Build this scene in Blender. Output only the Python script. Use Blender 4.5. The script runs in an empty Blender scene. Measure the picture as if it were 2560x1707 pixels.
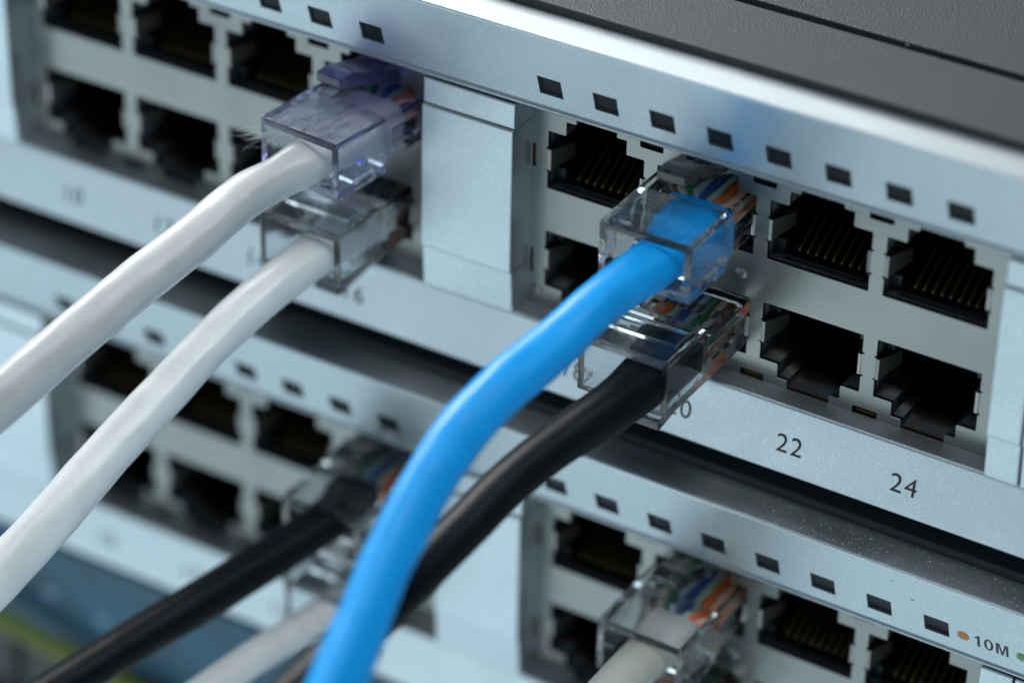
import bpy, bmesh, math, random
from mathutils import Vector, Matrix, noise
random.seed(7)
# Units: 1 Blender unit = 1 mm.  X runs along the switch front, Y into the switch, Z up.
S = bpy.context.scene
S.unit_settings.system = 'METRIC'; S.unit_settings.scale_length = 0.001
COL = S.collection

# ------------------------------------------------------------------ camera
cam = bpy.data.cameras.new('camera'); camo = bpy.data.objects.new('camera', cam); COL.objects.link(camo)
RX = Vector((0.85001, 0.52640, 0.01940)); UY = Vector((-0.29579, 0.44651, 0.84447)); FW = Vector((-0.43587, 0.72355, -0.53525))
CP = Vector((158.283, -269.828, 177.743))
m = Matrix((RX, UY, -FW)).transposed().to_4x4(); m.translation = CP
camo.matrix_world = m
cam.sensor_width = 36; cam.lens = 112.28; cam.clip_start = 5; cam.clip_end = 5000
cam.dof.use_dof = True; cam.dof.focus_distance = 349.0
cam.dof.aperture_fstop = 0.1123 / 11.8; cam.dof.aperture_blades = 9
S.camera = camo

# ------------------------------------------------------------------ world and lamps
w = bpy.data.worlds.new('World'); S.world = w; w.use_nodes = True
w.node_tree.nodes['Background'].inputs[0].default_value = (0.62, 0.86, 1.0, 1)
w.node_tree.nodes['Background'].inputs[1].default_value = 1.0
_n, _l = w.node_tree.nodes, w.node_tree.links        # made-up backdrop gradient: brighter below as fill, darker above
_tc = _n.new('ShaderNodeTexCoord'); _sp = _n.new('ShaderNodeSeparateXYZ'); _l.new(_tc.outputs['Generated'], _sp.inputs[0])
_cr = _n.new('ShaderNodeValToRGB'); _mr = _n.new('ShaderNodeMapRange'); _mr.inputs[1].default_value = -1; _mr.inputs[2].default_value = 1
_l.new(_sp.outputs['Z'], _mr.inputs[0]); _l.new(_mr.outputs[0], _cr.inputs[0]); _l.new(_cr.outputs[0], _n['Background'].inputs[0])
_cr.color_ramp.elements[0].position = .08; _cr.color_ramp.elements[0].color = (.58, .75, .84, 1)
_cr.color_ramp.elements[1].position = .62; _cr.color_ramp.elements[1].color = (.11, .135, .155, 1)
S.view_settings.view_transform = 'Standard'; S.view_settings.look = 'None'
S.view_settings.exposure = 0.27; S.view_settings.gamma = 1.0
S.cycles.max_bounces = 16; S.cycles.transmission_bounces = 14; S.cycles.transparent_max_bounces = 16
S.cycles.glossy_bounces = 6; S.cycles.caustics_refractive = True; S.cycles.blur_glossy = 0.3
S.cycles.sample_clamp_indirect = 6.0

def area(name, loc, target, sx, sy, radiance, color):
    l = bpy.data.lights.new(name, 'AREA'); l.shape = 'RECTANGLE'; l.size = sx; l.size_y = sy
    l.energy = radiance * math.pi * sx * sy; l.color = color
    o = bpy.data.objects.new(name, l); COL.objects.link(o); o.location = loc
    o.rotation_euler = (Vector(target) - Vector(loc)).to_track_quat('-Z', 'Y').to_euler()
    return o
area('softbox_key', (-450, 230, 430), (0, 0, 0), 260, 260, 17.5, (0.98, 0.995, 1.0))
area('sheen_fill_rear', (-270, 480, 360), (0, 0, 0), 280, 220, 2.0, (1.0, 1.0, 1.0))  # added lamp in the mirror direction, gives plug tops a sheen
area('fill_panel_left', (-560, -450, -340), (-20, 0, -20), 270, 460, 1.05, (0.72, 0.91, 1.0))  # added unseen fill panel, low at front left, brightens the metal faces
area('fill_panel_right', (-250, -620, -340), (-20, 0, -20), 250, 460, .9, (0.76, 0.93, 1.0))  # second added fill panel; the gap between them makes reflections patchy
area('fill_top', (120, -150, 580), (0, -20, -10), 260, 220, 6.8, (0.92, 0.98, 1.0))  # added fill lamp to brighten cable bodies and plugs

# ------------------------------------------------------------------ materials
def mat(name, base, rough=0.5, metal=0.0, **k):
    M = bpy.data.materials.new(name); M.use_nodes = True
    b = M.node_tree.nodes['Principled BSDF']
    b.inputs['Base Color'].default_value = (*base, 1); b.inputs['Roughness'].default_value = rough
    b.inputs['Metallic'].default_value = metal
    for kk, v in k.items(): b.inputs[kk.replace('_', ' ')].default_value = v
    return M
def nodes(M): return M.node_tree.nodes, M.node_tree.links, M.node_tree.nodes['Principled BSDF']
def add_noise(M, scale, lo, hi, amount_rough=0.0, bump=0.0, bscale=None, detail=3, dist=0.05):
    N, L, b = nodes(M)
    tc = N.new('ShaderNodeTexCoord')
    n = N.new('ShaderNodeTexNoise'); n.inputs['Scale'].default_value = scale; n.inputs['Detail'].default_value = detail
    L.new(tc.outputs['Object'], n.inputs['Vector'])
    r = N.new('ShaderNodeMapRange'); r.inputs[1].default_value = .3; r.inputs[2].default_value = .7
    r.inputs[3].default_value = lo; r.inputs[4].default_value = hi; L.new(n.outputs['Fac'], r.inputs[0])
    mx = N.new('ShaderNodeVectorMath'); mx.operation = 'SCALE'
    mx.inputs[0].default_value = b.inputs['Base Color'].default_value[:3]; L.new(r.outputs[0], mx.inputs['Scale'])
    L.new(mx.outputs[0], b.inputs['Base Color'])
    if amount_rough:
        r2 = N.new('ShaderNodeMapRange'); r0 = b.inputs['Roughness'].default_value
        r2.inputs[1].default_value = .3; r2.inputs[2].default_value = .7
        r2.inputs[3].default_value = r0 - amount_rough; r2.inputs[4].default_value = r0 + amount_rough
        L.new(n.outputs['Fac'], r2.inputs[0]); L.new(r2.outputs[0], b.inputs['Roughness'])
    if bump:
        n2 = N.new('ShaderNodeTexNoise'); n2.inputs['Scale'].default_value = bscale or scale; n2.inputs['Detail'].default_value = 2
        L.new(tc.outputs['Object'], n2.inputs['Vector'])
        bp = N.new('ShaderNodeBump'); bp.inputs['Strength'].default_value = bump; bp.inputs['Distance'].default_value = dist
        L.new(n2.outputs['Fac'], bp.inputs['Height']); L.new(bp.outputs[0], b.inputs['Normal'])
    return M
def flakes(M, scale, thr, col, rough=0.25):
    """metal flakes in the paint: a cell pattern whose few brightest cells are glossier"""
    N, L, b = nodes(M)
    tc = N.new('ShaderNodeTexCoord'); v = N.new('ShaderNodeTexVoronoi'); v.inputs['Scale'].default_value = scale
    L.new(tc.outputs['Object'], v.inputs['Vector'])
    sep = N.new('ShaderNodeSeparateColor'); L.new(v.outputs['Color'], sep.inputs[0])
    g = N.new('ShaderNodeMath'); g.operation = 'GREATER_THAN'; g.inputs[1].default_value = thr; L.new(sep.outputs[0], g.inputs[0])
    mx = N.new('ShaderNodeMix'); mx.data_type = 'RGBA'
    src = b.inputs['Base Color'].links[0].from_socket if b.inputs['Base Color'].links else None
    if src: L.new(src, mx.inputs[6])
    else: mx.inputs[6].default_value = b.inputs['Base Color'].default_value
    mx.inputs[7].default_value = (*col, 1); L.new(g.outputs[0], mx.inputs[0]); L.new(mx.outputs[2], b.inputs['Base Color'])
    return M

silver = flakes(add_noise(mat('silver_paint', (.53, .59, .62), .41, .90), .12, .97, 1.03, .05, .16, 7, 2, .03), 12, .95, (.78, .82, .85))
silver_side = add_noise(mat('silver_paint_side', (.40, .44, .46), .42, .70), .5, .85, 1.08, .05, .2, 4, 2, .05)
tin = add_noise(mat('tinned_steel', (.265, .275, .26), .34, .90), .10, .80, 1.10, .09, .06, 2.5, 4, .03)
tin_edge = mat('tinned_steel_spring', (.36, .35, .33), .34, .9)
lidm = add_noise(mat('grey_textured_lid', (.044, .048, .053), .46, .0), .15, .94, 1.06, .04, 1.0, 4.2, 3, .12)
black = add_noise(mat('black_plastic', (.007, .008, .010), .42), .8, .7, 1.4, .08, .1, 3, 2, .04)
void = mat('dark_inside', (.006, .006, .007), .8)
ledm = add_noise(mat('smoked_led_window', (.008, .010, .014), .40, 0.0, Specular_IOR_Level=.18), 1.2, .8, 1.4, .06, .05, 6)
gold = mat('gold_contact', (.34, .22, .07), .34, 1.0)
ink = mat('black_print', (.012, .014, .018), .5)
orange_ink = flakes(mat('orange_print', (.55, .19, .03), .5), 9, .93, (.75, .5, .3))
green_ink = flakes(mat('green_print', (.09, .27, .07), .5), 9, .93, (.5, .65, .45))
dustm = mat('pale_dust', (.75, .76, .76), .7)
dustd = mat('brown_grit', (.12, .08, .05), .7)

def plastic_clear(name, col, dens, ior=1.49, rough=0.0, frost=0.0):
    M = bpy.data.materials.new(name); M.use_nodes = True
    N, L = M.node_tree.nodes, M.node_tree.links; b = N['Principled BSDF']
    b.inputs['Base Color'].default_value = (.97, .985, 1, 1); b.inputs['Roughness'].default_value = rough
    b.inputs['IOR'].default_value = ior; b.inputs['Transmission Weight'].default_value = 1.0
    tc = N.new('ShaderNodeTexCoord')
    n = N.new('ShaderNodeTexNoise'); n.inputs['Scale'].default_value = .55; n.inputs['Detail'].default_value = 2
    L.new(tc.outputs['Object'], n.inputs['Vector'])
    bp = N.new('ShaderNodeBump'); bp.inputs['Strength'].default_value = .22; bp.inputs['Distance'].default_value = .22
    L.new(n.outputs['Fac'], bp.inputs['Height']); L.new(bp.outputs[0], b.inputs['Normal'])
    df = N.new('ShaderNodeBsdfTranslucent'); df.inputs[0].default_value = (.88, .92, 1, 1)
    mx = N.new('ShaderNodeMixShader'); mx.inputs[0].default_value = frost
    out = N['Material Output']
    L.new(b.outputs[0], mx.inputs[1]); L.new(df.outputs[0], mx.inputs[2]); tp = N.new('ShaderNodeBsdfTransparent'); m2 = N.new('ShaderNodeMixShader'); m2.inputs[0].default_value = .02
    L.new(mx.outputs[0], m2.inputs[1]); L.new(tp.outputs[0], m2.inputs[2]); L.new(m2.outputs[0], out.inputs['Surface'])
    va = N.new('ShaderNodeVolumeAbsorption'); va.inputs['Color'].default_value = (*col, 1); va.inputs['Density'].default_value = dens
    L.new(va.outputs[0], out.inputs['Volume'])
    return M
clear = plastic_clear('clear_plug_plastic', (.62, .72, .76), .006, frost=.008)
violet = plastic_clear('violet_tinted_plug_plastic', (.36, .34, 1.0), .085, frost=.025)
violet_deep = plastic_clear('violet_latch_plastic', (.26, .24, .92), .26, frost=.10)

def jacket(name, col, rough=.38, sss=0.0, coat=0.0, spec=.5):
    M = mat(name, col, rough)
    b = M.node_tree.nodes['Principled BSDF']
    b.inputs['Specular IOR Level'].default_value = spec; b.inputs['Coat Weight'].default_value = coat; b.inputs['Coat Roughness'].default_value = .3
    if sss:
        b.inputs['Subsurface Weight'].default_value = sss; b.inputs['Subsurface Radius'].default_value = (1, 1, 1); b.inputs['Subsurface Scale'].default_value = .5
    return add_noise(M, .25, .93, 1.04, .04, .12, 1.6, 3, .10)
j_white = jacket('white_cable_jacket', (.90, .92, .92), .30)
j_warm = jacket('grey_white_cable_jacket', (.63, .65, .65), .36)
j_cream = jacket('cream_cable_jacket', (.72, .71, .64), .38)
j_blue = jacket('blue_cable_jacket', (.0, .40, 1.0), .36, spec=.42)
j_black = jacket('black_cable_jacket', (.003, .004, .006), .44, spec=.2)
WC = {'brown': (.16, .06, .03), 'brown_white': (.62, .50, .44), 'green': (.03, .30, .12), 'blue_white': (.45, .55, .70),
      'blue': (.04, .12, .45), 'green_white': (.50, .68, .56), 'orange': (.95, .19, .03), 'orange_white': (.92, .45, .30)}
WM = {k: mat('wire_' + k, v, .35) for k, v in WC.items()}
WORD = ['brown', 'brown_white', 'green', 'blue_white', 'blue', 'green_white', 'orange', 'orange_white']
fibre = mat('white_fibre', (.8, .82, .84), .6)
blue_paint = add_noise(mat('blue_panel_paint', (.012, .115, .20), .45), .10, .45, 1.25, .05)
yellow = mat('yellow_green_jacket', (.13, .18, .025), .5)

# ------------------------------------------------------------------ builders
def link(name, me, parent=None, loc=(0, 0, 0)):
    o = bpy.data.objects.new(name, me); COL.objects.link(o); o.location = loc
    if parent: o.parent = parent
    return o
def tag(o, label, cat, group=None):
    o['label'] = label; o['category'] = cat
    if group: o['group'] = group
    return o
def empty(name, loc=(0, 0, 0)):
    o = bpy.data.objects.new(name, None); COL.objects.link(o); o.location = loc; o.empty_display_size = 2; return o
def mesh(name, vs, fs, mt, smooth=False):
    me = bpy.data.meshes.new(name); me.from_pydata(vs, [], fs); me.materials.append(mt)
    if smooth: me.polygons.foreach_set('use_smooth', [True] * len(me.polygons))
    me.update(); return me
def box_bm(bm, x0, x1, y0, y1, z0, z1):
    c = [bm.verts.new(p) for p in ((x0,y0,z0),(x1,y0,z0),(x1,y1,z0),(x0,y1,z0),(x0,y0,z1),(x1,y0,z1),(x1,y1,z1),(x0,y1,z1))]
    for f in ((0,3,2,1),(4,5,6,7),(0,1,5,4),(1,2,6,5),(2,3,7,6),(3,0,4,7)): bm.faces.new([c[i] for i in f])
def box(name, x0, x1, y0, y1, z0, z1, mt, parent=None, bev=0.0, seg=3):
    bm = bmesh.new(); box_bm(bm, x0, x1, y0, y1, z0, z1)
    if bev: bmesh.ops.bevel(bm, geom=bm.edges[:], offset=bev, segments=seg, profile=.6, affect='EDGES')
    me = bpy.data.meshes.new(name); bm.to_mesh(me); bm.free(); me.materials.append(mt)
    if bev: me.polygons.foreach_set('use_smooth', [True] * len(me.polygons)); wn = True
    o = link(name, me, parent)
    if bev:
        md = o.modifiers.new('n', 'WEIGHTED_NORMAL')
    return o
def fillet(pts, r, seg=3):
    """round the corners of a closed 2-D polygon; r is a number or list"""
    out = []; n = len(pts)
    for i, p in enumerate(pts):
        rr = r[i] if isinstance(r, (list, tuple)) else r
        a = Vector(pts[i - 1]) - Vector(p); b = Vector(pts[(i + 1) % n]) - Vector(p)
        rr = min(rr, a.length * .45, b.length * .45)
        if rr < 1e-4: out.append(tuple(p)); continue
        P0 = Vector(p) + a.normalized() * rr; P2 = Vector(p) + b.normalized() * rr
        for k in range(seg + 1):
            t = k / seg; q = P0 * (1 - t) ** 2 + Vector(p) * 2 * t * (1 - t) + P2 * t * t
            out.append((q.x, q.y))
    return out
def prism_x(name, prof, x0, x1, mt, parent=None, smooth=False, nx=1):
    """closed (y,z) profile extruded along X"""
    n = len(prof); vs = []; fs = []
    for k in range(nx + 1):
        x = x0 + (x1 - x0) * k / nx
        vs += [(x, p[0], p[1]) for p in prof]
    for k in range(nx):
        for i in range(n):
            j = (i + 1) % n; fs.append((k * n + i, k * n + j, (k + 1) * n + j, (k + 1) * n + i))
    fs.append(tuple(range(n))[::-1]); fs.append(tuple(nx * n + i for i in range(n)))
    me = mesh(name, vs, fs, mt)
    bm = bmesh.new(); bm.from_mesh(me); bmesh.ops.recalc_face_normals(bm, faces=bm.faces[:])
    if smooth:
        for f in bm.faces: f.smooth = len(f.verts) == 4 and min(e.calc_length() for e in f.edges) < .8
        for e in bm.edges:
            if len(e.link_faces) == 2 and e.calc_face_angle(0) > math.radians(38): e.smooth = False
    bm.to_mesh(me); bm.free()
    return link(name, me, parent) if name else me
def curve_plate(name, outer, holes, y0, y1, mt):
    """plate in the XZ plane with holes, solid between y0 and y1; returns a mesh"""
    cu = bpy.data.curves.new(name, 'CURVE'); cu.dimensions = '2D'; cu.fill_mode = 'BOTH'; cu.extrude = abs(y1 - y0) / 2
    for poly in [outer] + holes:
        sp = cu.splines.new('POLY'); sp.points.add(len(poly) - 1); sp.use_cyclic_u = True
        for i, p in enumerate(poly): sp.points[i].co = (p[0], p[1], 0, 1)
    o = bpy.data.objects.new('t', cu); COL.objects.link(o)
    dg = bpy.context.evaluated_depsgraph_get(); me = bpy.data.meshes.new_from_object(o.evaluated_get(dg))
    bpy.data.objects.remove(o); bpy.data.curves.remove(cu)
    yc = (y0 + y1) / 2
    for v in me.vertices: x, z, y = v.co; v.co = (x, -y + yc, z)
    me.name = name; me.materials.clear(); me.materials.append(mt)
    bm = bmesh.new(); bm.from_mesh(me); bmesh.ops.remove_doubles(bm, verts=bm.verts[:], dist=1e-4)
    bmesh.ops.recalc_face_normals(bm, faces=bm.faces[:]); bm.to_mesh(me); bm.free()
    return me
def tube_mesh(name, path, mt, sides=20, step=.8, rough=0.0, seed=0, cap=True, flat=None, twist=0.0, sq=None):
    """path: (x,y,z,diameter); smooth Catmull-Rom sweep, slightly out of round"""
    P = [Vector(p[:3]) for p in path]; D = [p[3] for p in path]
    F = flat or [1.0] * len(path)
    Q = sq or [0.0] * len(path)
    pts = []; n = len(P)
    for i in range(n - 1):
        p0 = P[max(i - 1, 0)]; p1 = P[i]; p2 = P[i + 1]; p3 = P[min(i + 2, n - 1)]
        k = max(2, int((p2 - p1).length / step))
        for s in range(k + (i == n - 2)):
            t = s / k
            q = .5 * ((2 * p1) + (-p0 + p2) * t + (2 * p0 - 5 * p1 + 4 * p2 - p3) * t * t + (-p0 + 3 * p1 - 3 * p2 + p3) * t ** 3)
            tt = t * t * (3 - 2 * t)
            pts.append((q, D[i] * (1 - tt) + D[i + 1] * tt, F[i] * (1 - tt) + F[i + 1] * tt, Q[i] * (1 - tt) + Q[i + 1] * tt))
    vs = []; fs = []; ref = Vector((0, 0, 1)); m = len(pts)
    for i, (q, d, fl, sqv) in enumerate(pts):
        t = (pts[min(i + 1, m - 1)][0] - pts[max(i - 1, 0)][0]).normalized()
        ref = (ref - t * ref.dot(t)).normalized(); sd = t.cross(ref)
        tw = twist * i / m
        for k in range(sides):
            a = 2 * math.pi * k / sides; cs, sn = math.cos(a), math.sin(a)
            rr = d / 2
            if rough:
                rr *= 1 + rough * noise.noise(Vector((cs * .9 + seed, sn * .9, i * step * .09))) + rough * .35 * noise.noise(Vector((cs * 1.7, sn * 1.7 + seed, i * step * .35)))
            ct, st = math.cos(tw), math.sin(tw)
            ex = 1 - sqv * .55
            u, v2 = math.copysign(abs(cs) ** ex, cs) * rr, math.copysign(abs(sn) ** ex, sn) * rr * fl
            u, v2 = u * ct - v2 * st, u * st + v2 * ct
            vs.append(q + sd * u + ref * v2)
    for i in range(m - 1):
        for k in range(sides):
            j = (k + 1) % sides; fs.append((i * sides + k, i * sides + j, (i + 1) * sides + j, (i + 1) * sides + k))
    if cap: fs.append(tuple(range(sides))[::-1]); fs.append(tuple((m - 1) * sides + k for k in range(sides)))
    me = mesh(name, vs, fs, mt, True)
    bm = bmesh.new(); bm.from_mesh(me); bmesh.ops.recalc_face_normals(bm, faces=bm.faces[:])
    for f in bm.faces:
        if len(f.verts) > 4:
            f.smooth = False
            for e in f.edges: e.smooth = False
    bm.to_mesh(me); bm.free()
    return me
def boolean(o, cutters, mtx=None):
    me = bpy.data.meshes.new('c'); bm = bmesh.new()
    for c in cutters: box_bm(bm, *c)
    if mtx: bmesh.ops.transform(bm, matrix=mtx, verts=bm.verts[:])
    bmesh.ops.recalc_face_normals(bm, faces=bm.faces[:]); bm.to_mesh(me); bm.free()
    co = bpy.data.objects.new('c', me); COL.objects.link(co)
    md = o.modifiers.new('b', 'BOOLEAN'); md.operation = 'DIFFERENCE'; md.object = co; md.solver = 'EXACT'
    dg = bpy.context.evaluated_depsgraph_get(); new = bpy.data.meshes.new_from_object(o.evaluated_get(dg))
    o.modifiers.clear(); old = o.data; o.data = new; new.name = old.name
    bpy.data.objects.remove(co)
def text_mesh(body, size, mt, bold=0.0, sx=1.0):
    cu = bpy.data.curves.new('t', 'FONT'); cu.body = body; cu.size = size; cu.align_x = 'CENTER'; cu.align_y = 'CENTER'
    cu.offset = bold; cu.extrude = .004; cu.space_character = 1.12 if not bold else 1.1
    o = bpy.data.objects.new('t', cu); COL.objects.link(o)
    dg = bpy.context.evaluated_depsgraph_get(); me = bpy.data.meshes.new_from_object(o.evaluated_get(dg))
    bpy.data.objects.remove(o); bpy.data.curves.remove(cu)
    for v in me.vertices: v.co.x *= sx
    me.materials.clear(); me.materials.append(mt); return me

# ------------------------------------------------------------------ the switch
PITCH = 13.97; C0 = 6.0; BL = -72.19        # port pitch, port centre, left edge of the left block
XL, XR = -190.0, 130.0
TILT = math.radians(18); SN, CS = math.sin(TILT), math.cos(TILT); LEDX = 2.79
def upper_outline(dx=0, g=0.0):
    h1, h2, h3 = 6.15 + g, 3.87 + g, 2.6 + g
    p = [(-h1, 0 - g), (h1, 0 - g)]
    if not g: p += [(h1, 2.15), (h1 + .28, 2.2), (h1 + .28, 2.38), (h1, 2.42), (h1, 5.0), (h1 + .28, 5.04), (h1 + .28, 5.22), (h1, 5.26)]
    p += [(h1, 7.35 + g), (h2, 7.35 + g), (h2, 9.1 + g), (h3, 9.1 + g), (h3, 11.0), (-h3, 11.0), (-h3, 9.1 + g), (-h2, 9.1 + g), (-h2, 7.35 + g), (-h1, 7.35 + g)]
    if not g: p += [(-h1, 5.26), (-h1 - .28, 5.22), (-h1 - .28, 5.04), (-h1, 5.0), (-h1, 2.42), (-h1 - .28, 2.38), (-h1 - .28, 2.2), (-h1, 2.15)]
    return fillet([(x + C0 + dx, z) for x, z in p], .14 if not g else .05, 2)
def lower_outline(dx=0, g=0.0):   # the same opening turned upside down
    return [(2 * (C0 + dx) - x, -5.5 - z) if z < 10.5 else (2 * (C0 + dx) - x, -16.0) for x, z in upper_outline(dx, g)][::1]
def rrect(x0, x1, z0, z1, r=.2): return fillet([(x0, z0), (x1, z0), (x1, z1), (x0, z1)], r, 2)

def shield_mesh(bx, xa, xb):
    outer = [(xa, -16.2), (xb, -16.2), (xb, 12.6), (xa, 12.6)]
    holes = []
    for i in range(4):
        holes += [upper_outline(bx + i * PITCH), lower_outline(bx + i * PITCH)]
    for i in range(3):
        c = bx + C0 + (i + .5) * PITCH
        holes += [rrect(c - 1.47, c + 1.47, 8.85, 10.9), rrect(c - 1.5, c + 1.5, -15.95, -14.75)]
    for z0, z1 in ((2.3, 5.25), (-11.6, -8.3)):
        holes += [rrect(bx - 2.15, bx - 1.62, z0, z1, .12), rrect(bx + C0 + 3 * PITCH + 7.9, bx + C0 + 3 * PITCH + 8.4, z0, z1, .12)]
    return curve_plate('port_shield', outer, holes, 0.0, 0.28, tin)
# one jack block per port (local origin at the port's bottom-left corner in X)
def jack_meshes():
    e = .02
    up = curve_plate('jack_up', [(-.985 + e, -2.72), (PITCH - .985 - e, -2.72), (PITCH - .985 - e, 12.5), (-.985 + e, 12.5)], [upper_outline(0, .06)], .65, 13.0, black)
    lo = curve_plate('jack_lo', [(-.985 + e, -15.9), (PITCH - .985 - e, -15.9), (PITCH - .985 - e, -2.76), (-.985 + e, -2.76)], [], .65, 13.0, black)
    bpy.data.meshes.remove(lo)
    low = lower_outline(0, .06); low = [(x, max(z, -15.7)) for x, z in low]
    lo = curve_plate('jack_lo', [(-.985 + e, -15.9), (PITCH - .985 - e, -15.9), (PITCH - .985 - e, -2.76), (-.985 + e, -2.76)], [low], .65, 13.0, black)
    for me, (z0, z1) in ((up, (-2.7, 12.4)), (lo, (-15.8, -2.8))):   # back wall, side ledges
        bm = bmesh.new(); bm.from_mesh(me); box_bm(bm, -.9, 12.9, 13.01, 13.6, z0, z1)
        s = 1 if me is up else -1; off = 0 if me is up else -5.5
        def zz(a, b): return sorted((off + s * a, off + s * b))
        # ledges low on each side and a step across the mouth
        for xa, xb in ((-.2, 1.1), (10.9, 12.2)):
            a, b = zz(0.03, 1.9); box_bm(bm, xa, xb, 1.9, 12.9, a, b)
        a, b = zz(0.03, .55); box_bm(bm, 1.12, 10.88, 1.2, 2.6, a, b)
        a, b = zz(5.6, 7.3); box_bm(bm, -.2, .9, 4.2, 12.9, a, b); box_bm(bm, 11.1, 12.2, 4.2, 12.9, a, b)
        bm.to_mesh(me); bm.free()
    return up, lo
contact_me = tube_mesh('contact', [(0, 2.7, .5, .2), (0, 2.9, .6, .4), (0, 5.5, 2.1, .36), (0, 8.5, 3.9, .36), (0, 11.5, 5.8, .36)], gold, 8, .6)
def spring_mesh(side):
    prof = [(0.02, .30), (-.06, .05), (.08, -.10), (.30, -.04), (.62, 1.0), (1.0, 2.4), (1.3, 3.8)]
    vs = []; n = len(prof)
    for i, (x, y) in enumerate(prof):
        t = max(0, i - 3) / 3
        for dz in (2.42 + .5 * t, 5.0 - .35 * t):
            for th in (0, .13): vs.append((side * (x + th) , y, dz))
    fs = []
    for i in range(n - 1):
        a, b = 4 * i, 4 * (i + 1)
        for p, q in ((0, 1), (1, 3), (3, 2), (2, 0)): fs.append((a + p, a + q, b + q, b + p))
    fs += [(0, 2, 3, 1), (4 * n - 4, 4 * n - 3, 4 * n - 1, 4 * n - 2)]
    me = mesh('spring_tab', vs, fs, tin_edge)
    bm = bmesh.new(); bm.from_mesh(me); bmesh.ops.recalc_face_normals(bm, faces=bm.faces[:]); bm.to_mesh(me); bm.free(); return me
spring_l, spring_r = spring_mesh(1), spring_mesh(-1)
jack_up, jack_lo = jack_meshes()
clip_me = None
def bump_mesh():
    bm = bmesh.new(); bmesh.ops.create_uvsphere(bm, u_segments=20, v_segments=12, radius=1.0)
    for v in bm.verts: v.co = (v.co.x * .75, v.co.y * .22, v.co.z * .75)
    for f in bm.faces: f.smooth = True
    me = bpy.data.meshes.new('dimple'); bm.to_mesh(me); bm.free(); me.materials.append(tin); return me
dimple_me = bump_mesh()
led_me = None

def bezel_mesh():
    def P(t, n=0.0): return (-4.9 - SN * t + CS * n, 15.75 + CS * t + SN * n)     # along / into the tilted strip
    top = P(7.6)
    prof = [(-2.0, 19.0), (-2.0, top[1] + .02), (-2.4, top[1])]
    prof += fillet([(-2.4, top[1]), top, P(0)], [0, .40, 0], 6)[1:-1]
    prof += [P(-3.05), P(-3.15, .26), P(-3.38, .28), P(-3.50, .04), P(-3.62, -.07), P(-3.86, -.08), P(-4.08, .05), P(-4.22, .28), P(-4.28, .7), (-.03, 11.60), (-.03, 12.9), (1.5, 12.9), (1.5, 19.0)]
    o = prism_x('front_bezel', prof, XL, XR, silver, None, True)
    Rm = Matrix.Rotation(TILT, 4, 'X'); Tm = Matrix.Translation((0, -4.9, 15.75)) @ Rm
    cut = []
    for bx in (0, BL):
        for i in range(8):
            x = bx + LEDX + i * PITCH / 2; cut.append((x - 1.5, x + 1.5, -1, .62, -1.3, 1.3))
    boolean(o, cut, Tm); me = o.data; bpy.data.objects.remove(o); return me
def build_switch(label, extra):
    t = empty('network_switch', (0, 0, 0)); tag(t, label, 'network switch', 'stacked silver network switches')
    link('front_bezel', bezel, t)
    for i, me in enumerate(shields): link('port_shield', me, t)
    for b, bx in enumerate((0, BL)):
        for i in range(4):
            for row, jm in enumerate((jack_up, jack_lo)):
                j = link('jack', jm, t, (bx + i * PITCH, 0, 0))
                for sd, sm in ((-1, spring_l), (1, spring_r)):
                    s = link('spring_tab', sm, j, (C0 + sd * 6.15, 0, 0 if row == 0 else -12.95 + 0.0))
                if row == 0:
                    for k in range(8): link('contact', contact_me, j, (C0 + (k - 3.5) * 1.035, 0, 0))
        for i in range(8):
            x = bx + LEDX + i * PITCH / 2
            l = link('led_window', led_me, t, (x, -4.9, 15.75)); l.rotation_euler = (TILT, 0, 0)
        for i in range(4):
            n = 10 + 2 * i if b else 18 + 2 * i
            if n not in num_me: num_me[n] = text_mesh(str(n), 3.15, ink, 0, 1.0)
            o = link('port_number', num_me[n], t, (bx + i * PITCH + C0 + (0.1), -3.80, -20.15)); o.rotation_euler = (math.radians(80.5), 0, 0)
    # dividers, recess ends
    for me in divider_mes: link('divider_panel', me, t)
    for me in clip_mes: link('ground_clip', me, t)
    for me in body_mes: link(me.name.split('.')[0], me, t)
    for x, z in ((24.05, -5.35), (38.0, -4.1), (-3.2 + BL + 3.0, -12.6)):
        pass
    link('dimple', dimple_me, t, (13.97 * 1.78, -.02, -2.72)); link('dimple', dimple_me, t, (-1.05, -.02, -13.7)); link('dimple', dimple_me, t, (BL + 13.97 * 2.78, -.02, -2.72))
    return t
def M_of(o):
    me = o.data; dg = bpy.context.evaluated_depsgraph_get()
    if o.modifiers: me = bpy.data.meshes.new_from_object(o.evaluated_get(dg))
    me.name = o.name.split('.')[0]; bpy.data.objects.remove(o); return me
bezel = bezel_mesh()
shields = [shield_mesh(0, -2.6, 57.4), shield_mesh(BL, BL - 2.6, -13.6)]
o = box('led_window', -1.48, 1.48, .36, .60, -1.28, 1.28, ledm); led_me = M_of(o)
num_me = {}
divider_mes = []
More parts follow.
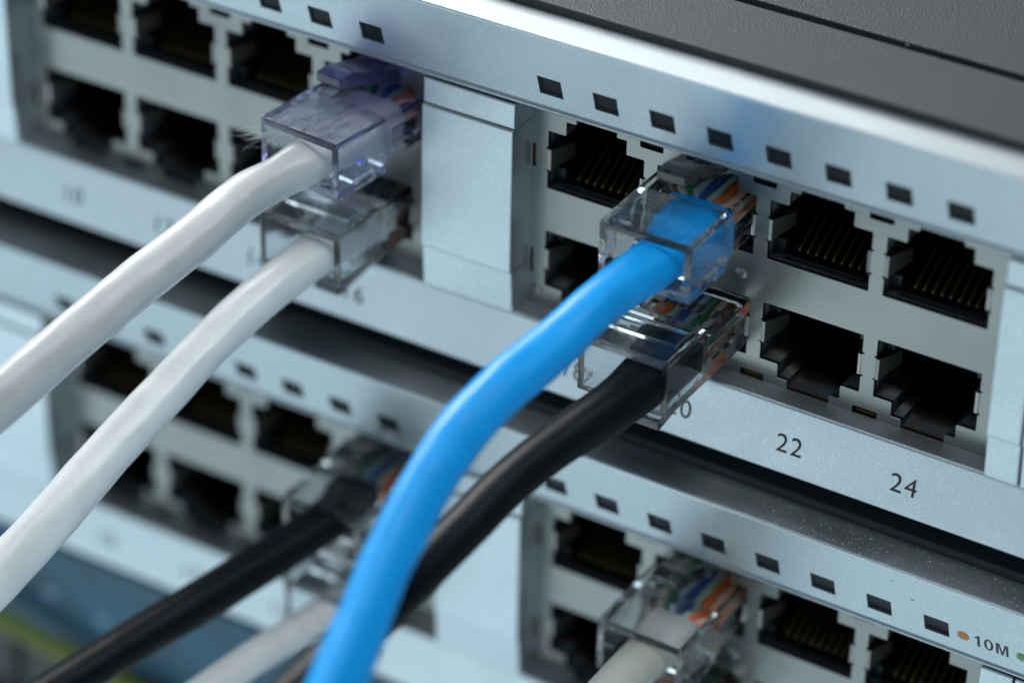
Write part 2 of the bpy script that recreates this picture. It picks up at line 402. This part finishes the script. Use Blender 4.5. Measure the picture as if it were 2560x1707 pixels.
def divider(x0, x1, first=True):
    # top piece, proud middle piece, bottom piece of the panel between two port blocks
    for z0, z1, y, yb in ((8.42, 11.56, -3.72, -3.78), (-9.98, 8.37, -4.12, -4.15), (-15.5, -10.03, -3.85, -3.5)):
        if yb < y: yt, yb = y, yb
        else: yt, yb = y, yb
        bm = bmesh.new(); box_bm(bm, x0, x1, -4, 1.2, z0, z1)
        for v in bm.verts:
            if v.co.y < 0: v.co.y = yt if v.co.z > (z0 + z1) / 2 else yb
        bmesh.ops.bevel(bm, geom=bm.edges[:], offset=.22, segments=4, profile=.6, affect='EDGES')
        me = bpy.data.meshes.new('divider_panel'); bm.to_mesh(me); bm.free(); me.materials.append(silver)
        me.polygons.foreach_set('use_smooth', [True] * len(me.polygons))
        o = link('divider_panel', me); o.modifiers.new('n', 'WEIGHTED_NORMAL'); divider_mes.append(M_of(o))
divider(-14.35, -2.3); divider(56.85, 60.75); divider(61.0, XR)
divider(XL, BL - 2.35)
clip_mes = []
for z0, z1 in ((2.6, 4.9), (-11.2, -8.7)):
    clip_mes.append(M_of(box('ground_clip', -1.95, -1.74, .34, .55, z0, z1, gold)))
for i in range(3):
    c = C0 + (i + .5) * PITCH
    clip_mes.append(M_of(box('ground_clip', c - 1.1, c + 1.1, .34, .6, -15.6, -15.2, gold)))
    clip_mes.append(M_of(box('ground_clip', c - PITCH / 2 - 2.6 + PITCH, c - PITCH / 2 + 2.6 + PITCH, .40, .6, -15.85, -15.62, gold)))
body_mes = []
body = []
lower_prof = fillet([(-.03, -15.62), (-.03, -15.56), (-2.98, -15.56), (-4.36, -23.5), (-4.05, -23.8), (1.0, -23.8), (1.0, -16.3), (-.03, -16.3)],
                    [0, 0, .35, .30, .1, 0, 0, 0], 5)
body_mes.append(M_of(prism_x('number_strip', lower_prof, XL, XR, silver, None, True)))
body_mes.append(M_of(box('chassis', XL, XR, 14.2, 150, -23.6, 20.9, silver_side, None)))
body_mes.append(M_of(box('bottom_plate', XL, XR, 1.02, 14.15, -23.6, -22.6, silver_side, None)))
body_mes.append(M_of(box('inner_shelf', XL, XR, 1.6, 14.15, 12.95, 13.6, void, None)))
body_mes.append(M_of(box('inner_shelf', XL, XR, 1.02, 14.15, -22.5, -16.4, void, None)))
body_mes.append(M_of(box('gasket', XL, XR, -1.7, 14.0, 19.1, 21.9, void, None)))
# lid: front strip, seam, two rear panels that meet at a small tab
lidf = fillet([(-1.9, 22.0), (-1.9, 24.05), (10.0, 24.05), (10.0, 22.0)], [0, .30, .12, 0], 4)
body_mes.append(M_of(prism_x('lid_strip', lidf, XL, XR, lidm, None, True)))
lr = fillet([(11.4, 22.0), (11.4, 24.1), (150, 24.1), (150, 22.0)], [0, .2, 0, 0], 4)
body_mes.append(M_of(prism_x('lid_panel', lr, XL, XR, lidm, None, True)))
body_mes.append(M_of(box('lid_burr', 36.9, 37.4, 11.0, 11.37, 22.3, 23.95, lidm, None, .1)))
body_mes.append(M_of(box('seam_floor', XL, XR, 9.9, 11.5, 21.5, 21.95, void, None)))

sw1 = build_switch('upper silver network switch with grey textured lid, on top of the stack', 0)
sw2 = build_switch('lower silver network switch under the first one, printed 10M beside an orange dot', 1)
OFF = Vector((2.62, -.67, -51.06))
sw2.location = OFF
# printed marks at the right of the lower unit
def disc(name, x, z, r, mt):
    vs = [(0, 0, 0)] + [(r * (1 + .05 * noise.noise(Vector((k * .7, x, 0)))) * math.cos(2 * math.pi * k / 28), 0, r * math.sin(2 * math.pi * k / 28)) for k in range(28)]
    vs2 = [(a, .02, c) for a, b, c in vs[1:]]
    fs = [(0, k + 1, (k + 1) % 28 + 1) for k in range(28)] + [(k + 1, 29 + k, 29 + (k + 1) % 28, (k + 1) % 28 + 1) for k in range(28)]
    return link(name, mesh(name, vs + vs2, fs, mt), sw2, (x, -4.9 - .012 * CS, 15.75 - .012 * SN))
for nm, x, mt_ in (('orange_mark', 54.9, orange_ink), ('green_mark', 61.95, green_ink)):
    disc(nm, x, 0, .74, mt_).rotation_euler = (TILT, 0, 0)
H = 1.9; ring = lambda a, b: [(1.75 + a * math.cos(2 * math.pi * k / 32) , H / 2 + b * math.sin(2 * math.pi * k / 32)) for k in range(32)]
marks = [([(.38, 0), (.70, 0), (.70, H), (.46, H), (.34, H - .22), (.10, H - .34), (.10, H - .60), (.38, H - .48)], []),
         (ring(.56, H / 2 + .02), [ring(.25, H / 2 - .24)]),
         ([(2.62, 0), (2.62, H), (3.06, H), (3.36, .52), (3.66, H), (4.10, H), (4.10, 0), (3.80, 0), (3.80, H - .40), (3.48, 0), (3.24, 0), (2.92, H - .40), (2.92, 0)], [])]
for nm, (outer, hol) in zip(('digit_one', 'digit_zero', 'letter_m'), marks):
    link(nm, curve_plate(nm, outer, hol, -.012, .01, ink), sw2, (56.2, -4.9 + .95 * SN, 15.75 - .95 * CS)).rotation_euler = (TILT, 0, 0)

# dust on the painted faces
def dust(name, n, pick, mt, parent, smin=.03, smax=.09):
    vs = []; fs = []
    for _ in range(n):
        p, nrm, s0 = pick(); s = random.uniform(smin, smax) * s0
        a = Vector(nrm).orthogonal().normalized(); b = Vector(nrm).cross(a); th = random.uniform(0, 6.28)
        a, b = a * math.cos(th) + b * math.sin(th), b * math.cos(th) - a * math.sin(th)
        el = random.choice((1, 1, 1, 1.6, 2.5)); base = len(vs)
        q = Vector(p)
        vs += [q - a * s * el, q + a * s * el * .8 + b * s * .3, q + b * s, q + Vector(nrm) * s * 1.0]
        fs += [(base, base + 1, base + 3), (base + 1, base + 2, base + 3), (base + 2, base, base + 3), (base, base + 2, base + 1)]
    o = link(name, mesh(name, vs, fs, mt), parent); o['kind'] = 'stuff'; return o
band_n = (0, 0, 1)
def on_band():
    x = random.uniform(-30, 75) if random.random() < .35 else random.uniform(30, 75); k = random.random() ** 1.3
    return (x, -6.95 + 4.8 * k, 22.99), band_n, random.choice((.6, .8, 1, 1.3))
def on_strip():
    t = random.uniform(-2.8, 7.1); return (random.uniform(-40, 70), -4.905 - SN * t, 15.75 + CS * t), (0, -CS, -SN), random.choice((.5, .8, 1))
def on_lid():
    y = random.choice((random.uniform(-1.5, 9.9), random.uniform(11.4, 90)))
    return (random.uniform(-60, 75), y, 24.06 if y < 11 else 24.11), (0, 0, 1), random.choice((.5, .7, 1, 1.2))
def on_number():
    k = random.random(); return (random.uniform(-5, 65), -3.07 - 1.25 * k, -16.0 - 7.2 * k), (0, -.985, .17), random.choice((.4, .7))
def in_seam(): return (random.uniform(-20, 35), random.uniform(10.1, 11.1), 21.96), (0, 0, 1), 1.2
dust('dust', 900, on_band, dustm, sw2, .025, .07); dust('dust', 160, on_strip, dustm, sw2, .03, .07)
dust('dust', 260, on_strip, dustm, sw1, .02, .06); dust('dust', 500, on_lid, dustm, sw1, .025, .065)
dust('dust', 90, on_number, dustm, sw1, .025, .05); dust('dust', 260, in_seam, dustm, sw1, .03, .07)
def led_edge():
    i = random.choice((0, 0, 0, 1, 1, 2, 3, 4, 5, 6, 7)); x = LEDX + i * PITCH / 2
    if random.random() < .5: dx, t = random.choice((-1.5, 1.5)), random.uniform(-1.3, 1.3)
    else: dx, t = random.uniform(-1.5, 1.5), random.choice((-1.3, 1.3))
    return (x + dx, -4.9 - SN * t, 15.75 + CS * t), (0, -CS, -SN), 1
dust('dust', 70, led_edge, dustm, sw1, .02, .055); dust('dust', 60, led_edge, dustm, sw2, .02, .05)
def grit(): return (49.0 + random.gauss(0, .25), -4.905 - SN * 3.2, 15.75 + CS * 3.2 + random.gauss(0, .03)), (0, -CS, -SN), 1
dust('dust', 7, grit, dustd, sw2, .03, .08)

# ------------------------------------------------------------------ plugs
def plug_body_mesh(mt):
    prof = fillet([(0, 0), (8.3, 0), (8.75, 1.1), (9.6, 1.45), (21.4, 1.45), (21.4, 6.9), (10, 7.1), (0, 7.1)], [.35, .25, .2, .2, .3, .3, 0, .3], 3)
    o = prism_x('plug_body', prof, -5.6, 5.6, mt, None, True)
    bm = bmesh.new(); bm.from_mesh(o.data)
    es = [e for e in bm.edges if len(e.link_faces) == 2 and abs(abs(e.verts[0].co.x) - 5.6) < 1e-4 and abs(e.verts[0].co.x - e.verts[1].co.x) < 1e-4]
    bmesh.ops.bevel(bm, geom=es, offset=.22, segments=3, profile=.6, affect='EDGES')
    bm.to_mesh(o.data); bm.free()
    boolean(o, [(-4.75, 4.75, -1, 9.2, .95, 6.25), (-4.35, 4.35, 9.1, 18.5, 3.7, 5.1), (-4.3, 4.3, 3.5, 7.3, -1, .97),
                (-4.5, 4.5, 10.6, 14.6, 0, 2.7), (5.15, 7, 9.9, 15.0, 2.9, 5.0), (-7, -5.15, 9.9, 15.0, 2.9, 5.0)])
    me = o.data; bpy.data.objects.remove(o)
    bm = bmesh.new(); bm.from_mesh(me)
    for e in bm.edges:
        e.smooth = not (len(e.link_faces) == 2 and e.calc_face_angle(0) > math.radians(35))
    for f in bm.faces: f.smooth = True
    bm.to_mesh(me); bm.free()
    return me
def latch_mesh(mt):
    prof = fillet([(20.6, 7.15), (13, 8.6), (5.6, 10.65), (5.2, 10.8), (5.2, 11.95), (7.2, 12.0), (13, 10.2), (19.5, 8.9), (21.0, 8.1)], [0, 1, .3, .1, .15, .5, 1, .5, .3], 3)
    me = M_of(prism_x('latch', prof, -1.7, 1.7, mt, None, True))
    bm = bmesh.new(); bm.from_mesh(me)
    es = [e for e in bm.edges if abs(abs(e.verts[0].co.x) - 1.7) < 1e-4 and abs(e.verts[0].co.x - e.verts[1].co.x) < 1e-4]
    bmesh.ops.bevel(bm, geom=es, offset=.1, segments=2, profile=.6, affect='EDGES')
    for v in bm.verts:   # the arm widens towards its root
        if v.co.y > 10: v.co.x *= 1 + min(1, (v.co.y - 10) / 5) * .75
    bm.to_mesh(me); bm.free(); return me
def relief_mesh(mt):
    me = M_of(prism_x('strain_relief', fillet([(3.9, .25), (6.9, .25), (6.5, 2.3), (5.4, 2.5)], .2, 3), -4.15, 4.15, mt, None, True)); return me
relief_clear = relief_mesh(clear)
body_clear = plug_body_mesh(clear); body_violet = plug_body_mesh(violet)
latch_clear = latch_mesh(clear); latch_violet = latch_mesh(violet_deep)
def wire_mesh(k, spread, jx, jz, seed, yend):
    x = (k - 3.5) * 1.03; r = random.Random(seed * 31 + k)
    a = (jx + (k - 3.5) * .34, yend - 1.2, jz + r.uniform(-.9, .9), .85)
    b = (jx * .4 + x * .8 + r.uniform(-.2, .2), yend + 1.1, 4.4 + r.uniform(-.5, .5), .9)
    return tube_mesh('wire', [a, b, (x, yend + 2.4, 4.4, .92), (x, 18.2, 4.4, .92)], WM[WORD[k]], 10, .6)
def cable(label, loc, path, jmat, flip=False, yaw=0.0, pitch=0.0, violet_=False, seed=0, rough=.05, jx=0.0, jz=3.3, jd=4.6, yend=8.2, fl=.9, twist=0.0, start=1, free_latch=0.0, wide=1.22, jr=1.0, sqp=0.0):
    """plug at loc (its rear bottom centre) plus the jacket along path (world points)"""
    t = empty('network_cable', loc); tag(t, label, 'network cable', 'network cables plugged into the switches')
    R = Matrix.Rotation(yaw, 4, 'Z') @ Matrix.Rotation(pitch, 4, 'X')
    if flip: R = R @ Matrix.Rotation(math.pi, 4, 'Y')
    pb = link('plug_body', body_violet if violet_ else body_clear, t); pb.matrix_local = R
    la = link('latch', latch_violet if violet_ else latch_clear, pb)
    link('strain_relief', relief_clear, pb)
    if free_latch:
        la.matrix_local = Matrix.Translation((0, 20.6, 7.1)) @ Matrix.Rotation(-math.radians(free_latch), 4, 'X') @ Matrix.Translation((0, -20.6, -7.1))
    for k in range(8): link('wire', wire_mesh(k, 1, jx, jz, seed, yend), pb)
    # jacket: from inside the plug to the free end
    W = Matrix.Translation(loc) @ R
    ins = [W @ Vector((jx, yend, jz)), W @ Vector((jx, yend - 2.5, jz)), W @ Vector((jx * jr, 1.5, jz))]
    pts = [(*p, d) for p, d in zip(ins, (jd * wide, jd * (wide + .02), jd * (1 + (wide - 1) * .4)))] + list(path[start:])
    flat = [.66, .66, .82] + [1 - (1 - fl) * .6] + [.87] * (len(pts) - 4)
    L = Vector(loc); loc_pts = [(p[0] - L.x, p[1] - L.y, p[2] - L.z, p[3]) for p in pts]
    link('cable_jacket', tube_mesh('cable_jacket', loc_pts, jmat, 40, .7, rough, seed, True, flat, twist, [.95, .9, max(.35, sqp)] + [sqp] * (len(pts) - 3)), t)
    return t
white1 = [(-22.0, -13.1, 2.7, 4.29), (-24.3, -17.9, 2.1, 4.61), (-26.0, -22.2, 1.1, 5.02), (-27.4, -27.8, -0.8, 5.18), (-29.5, -36.1, -3.5, 5.31), (-32.0, -46.9, -7.1, 5.52), (-33.9, -55.8, -10.1, 5.73), (-35.5, -62.7, -12.2, 5.77), (-38, -76, -16.5, 5.8)]
white2 = [(-21.0, -12.6, -8.6, 4.86), (-22.7, -16.3, -10.0, 4.95), (-24.8, -21.2, -12.0, 4.92), (-27.0, -28.3, -15.5, 5.09), (-28.5, -34.5, -18.8, 5.16), (-30.6, -43.2, -23.4, 5.4), (-32.1, -50.9, -27.7, 5.56), (-33.8, -58.2, -31.5, 5.61), (-35.0, -63.6, -34.4, 5.58), (-38, -75, -41, 5.6)]
blue = [(20.2, -14.7, 3.6, 4.61), (18.9, -20.6, 2.2, 5.11), (17.6, -28.7, 0.1, 5.41), (16.3, -35.7, -1.4, 5.44), (15.6, -42.1, -3.2, 5.39), (15.8, -48.4, -5.4, 5.33), (16.4, -53.8, -7.5, 5.36), (17.2, -58.8, -9.4, 5.23), (18.2, -63.5, -11.4, 5.35), (19.2, -68.2, -13.3, 5.64), (20.4, -72.6, -15.1, 5.84), (23.5, -84, -19.5, 5.84)]
black1 = [(22.7, -17.1, -9.2, 5.9), (21.3, -21.4, -9.8, 5.7), (18.8, -29.9, -11.3, 5.2), (17.3, -36.6, -12.8, 5.1), (16.4, -43.0, -14.6, 5.11), (15.3, -50.8, -16.6, 5.14), (14.3, -58.3, -18.5, 5.16), (13.4, -64.8, -20.0, 5.19), (12.6, -70.9, -21.4, 5.22), (11.5, -82, -24, 5.2)]
black2 = [(-21.7, -14.3, -45.8, 4.96), (-23.6, -20.6, -47.0, 5.07), (-26.5, -30.6, -48.8, 5.31), (-29.6, -40.1, -50.0, 5.35), (-32.3, -49.3, -51.3, 5.48), (-34.0, -55.4, -52.1, 5.53), (-37, -66, -53.5, 5.5)]
white3 = [(-19.0, -12.9, -57.4, 4.24), (-22.1, -26.2, -58.0, 4.25), (-24.1, -36.9, -58.6, 4.39), (-25.0, -42.6, -59.0, 4.55), (-26.5, -54, -60, 4.6)]
white4 = [(23.8, -14.8, -46.2, 4.95), (23.8, -20.9, -45.9, 5.28), (24.2, -29.3, -45.6, 5.37), (25, -42, -46, 5.4)]
cx15 = BL + 3 * PITCH + C0
c_v = cable('grey-white cable in a violet-tinted plug with white fluff at its side', (cx15 + .9, -15.2, 0.0), white1, j_warm, yaw=math.radians(-5), violet_=True, seed=3, rough=.10, twist=1.2, sqp=.35, jx=.8, jd=4.9, jz=3.4, yend=13.0)
c_w = cable('bright white cable in a clear plug directly below the violet plug of the upper switch', (cx15, -14.2, -5.4), white2, j_white, flip=True, seed=5, rough=.08, sqp=.35, twist=.9, jx=-1.6, jd=4.8, jz=4.0, yend=12.5, start=2)
c_b = cable('bright blue cable in a clear plug on the upper row of the upper switch', (PITCH + C0, -13.4, 0.05), blue, j_blue, yaw=math.radians(1), seed=9, rough=.09, jx=.8, jd=4.9, yend=10.6, sqp=.3, wide=1.5, twist=1.0)
c_k = cable('black cable in a clear half-inserted plug just under the blue cable, above number 20', (PITCH + C0, -17.1, -5.25), black1, j_black, flip=True, seed=13, rough=.03, jx=-1.7, jd=6.0, jz=3.7, free_latch=4.5, wide=1.1, jr=1.3)
c_k2 = cable('black cable in a clear plug in the left port block of the lower switch', (cx15 + OFF.x, -14.6, OFF.z + 0.0), black2, j_black, seed=17, rough=.04, jd=4.9, jz=4.5, start=2)
c_w3 = cable('white cable in a clear plug below the black cable plug of the lower switch', (cx15 + OFF.x, -14.6, OFF.z - 5.4), white3, j_white, flip=True, seed=21, rough=.05, jd=4.5, jx=-.6)
c_w4 = cable('cream-white cable in a clear plug on the upper row of the lower switch right block', (PITCH + C0 + OFF.x, -14.9, OFF.z + 0.0), white4, j_cream, seed=25, rough=.05, jx=.3, jd=4.9, yend=7.5)
c_w5 = cable('grey cable in a clear plug at the bottom edge, right block of the lower switch', (PITCH + C0 + OFF.x, -15.5, OFF.z - 5.3),
             [(0, 0, 0, 0), (22.3, -21, -61.5, 5), (21.5, -32, -64.5, 5), (21, -45, -69, 5)], j_warm, flip=True, seed=29, rough=.04, jd=4.8)
# frayed fibres beside the violet plug
vs = []; fs = []
for i in range(26):
    r = random.Random(i); s = Vector((-27.4 + r.uniform(-1, 1.2), -12.5 + r.uniform(-1.5, 1.5), 5.0 + r.uniform(-.9, .9)))
    e = Vector((-30.2 + r.gauss(0, .8), -16.6 + r.gauss(0, .9), 5.0 + r.gauss(0, .8)))
    md = (s + e) / 2 + Vector((r.gauss(0, .5), r.gauss(0, .5), r.gauss(0, .4)))
    me = tube_mesh('f', [(*s, .035), (*md, .032), (*e, .012)], fibre, 4, .6); b = len(vs)
    vs += [tuple(v.co) for v in me.vertices]; fs += [tuple(b + k for k in p.vertices) for p in me.polygons]; bpy.data.meshes.remove(me)
for i in range(150):
    r = random.Random(900 + i); x0 = -24.6 + r.uniform(-3.2, 3.0); y0 = -13 + r.uniform(-1.5, 3); z0 = 5.9 + r.uniform(-.5, .25)
    L3 = r.uniform(3, 8)
    me = tube_mesh('f', [(x0, y0, z0, .07), (x0 + r.gauss(.3, .35), y0 + L3 / 2, z0 + r.gauss(0, .12), .07), (x0 + r.gauss(.6, .5), y0 + L3, z0 - r.uniform(0, .3), .03)], fibre, 4, 1.0); b = len(vs)
    vs += [tuple(v.co) for v in me.vertices]; fs += [tuple(b + k for k in p.vertices) for p in me.polygons]; bpy.data.meshes.remove(me)
o = link('frayed_fibre', mesh('frayed_fibre', vs, fs, fibre), c_v); o.location = -Vector(c_v.location); o['kind'] = 'stuff'

def specks(c, n, y0, y1, mt, seed, toward=(.2, -.5, -.3), s0=.05):
    jk = [o for o in c.children if o.name.startswith('cable_jacket')][0]; r = random.Random(seed); L = Vector(c.location); tw = Vector(toward).normalized()
    cand = [v for v in jk.data.vertices if y0 < v.co.y + L.y < y1 and v.normal.dot(tw) > .5]
    vs = []; fs = []; ctr = r.choice(cand).co.copy()
    for k in range(n):
        v = r.choice(cand)
        if r.random() < .6: v = min((r.choice(cand) for _ in range(25)), key=lambda q: (q.co - ctr).length)
        nn = v.normal; a = nn.orthogonal().normalized(); b2 = nn.cross(a); q = v.co + a * r.uniform(-.2, .2) + b2 * r.uniform(-.2, .2); s = r.uniform(.4, 1.2) * s0; i0 = len(vs)
        vs += [q - a * s, q + a * s * .8 + b2 * s * .4, q + b2 * s, q + nn * s * .7]
        fs += [(i0, i0 + 1, i0 + 3), (i0 + 1, i0 + 2, i0 + 3), (i0 + 2, i0, i0 + 3), (i0, i0 + 2, i0 + 1)]
    o = link('speck', mesh('speck', vs, fs, mt), c); o['kind'] = 'stuff'
specks(c_v, 26, -30, -17, dustd, 3); specks(c_v, 14, -60, -30, dustd, 4); specks(c_w, 16, -60, -24, dustd, 5, s0=.04)
specks(c_k, 30, -40, -17, dustm, 6, (.2, -.5, .7), .03); specks(c_b, 22, -45, -14, dustm, 7, (.2, -.5, .7), .03)

# ------------------------------------------------------------------ blue panel and yellow cable under the stack
bp = empty('blue_panel', (-60, -2, -78)); tag(bp, 'blue painted equipment panel at the bottom left under the lower switch', 'equipment panel')
def bx(name, x0, x1, y0, y1, z0, z1, mt, bev=0):
    o = box(name, x0, x1, y0, y1, z0, z1, mt, bp, bev); o.location = -Vector(bp.location); return o
bx('panel_face', XL, XR, -2.5, 100, -93.5, -77.6, blue_paint, .3)
bx('lower_case', XL, XR, -1.0, 100, -125, -93.7, void)
print_m = mat('pale_print', (.20, .34, .44), .5)
for i, (x, z) in enumerate(((-82, -86), (-75.5, -86.2), (-66.5, -87), (-47, -88), (-38, -88))):
    bx('printed_mark', x - 1.1, x + 1.1, -2.56, -2.49, z - .7, z + .7, print_m)
for i in range(9):
    bx('port_opening_frame', -96 + i * 14, -84 + i * 14, -1.4, -.99, -106, -96.5, black, .2)
yc = link('patch_cable', tube_mesh('patch_cable', [(-110, -7, -84.5, 2.6), (-88, -6, -89.5, 2.8), (-80, -5.5, -91.6, 2.8), (-66, -5, -93.8, 2.8), (-50, -5, -96.2, 2.8), (-30, -5, -98.5, 2.6), (0, -6, -102, 2.6)], yellow, 20, 1.2, .04, 4))
tag(yc, 'yellow-green cable lying along the blue panel in the bottom left corner', 'cable')
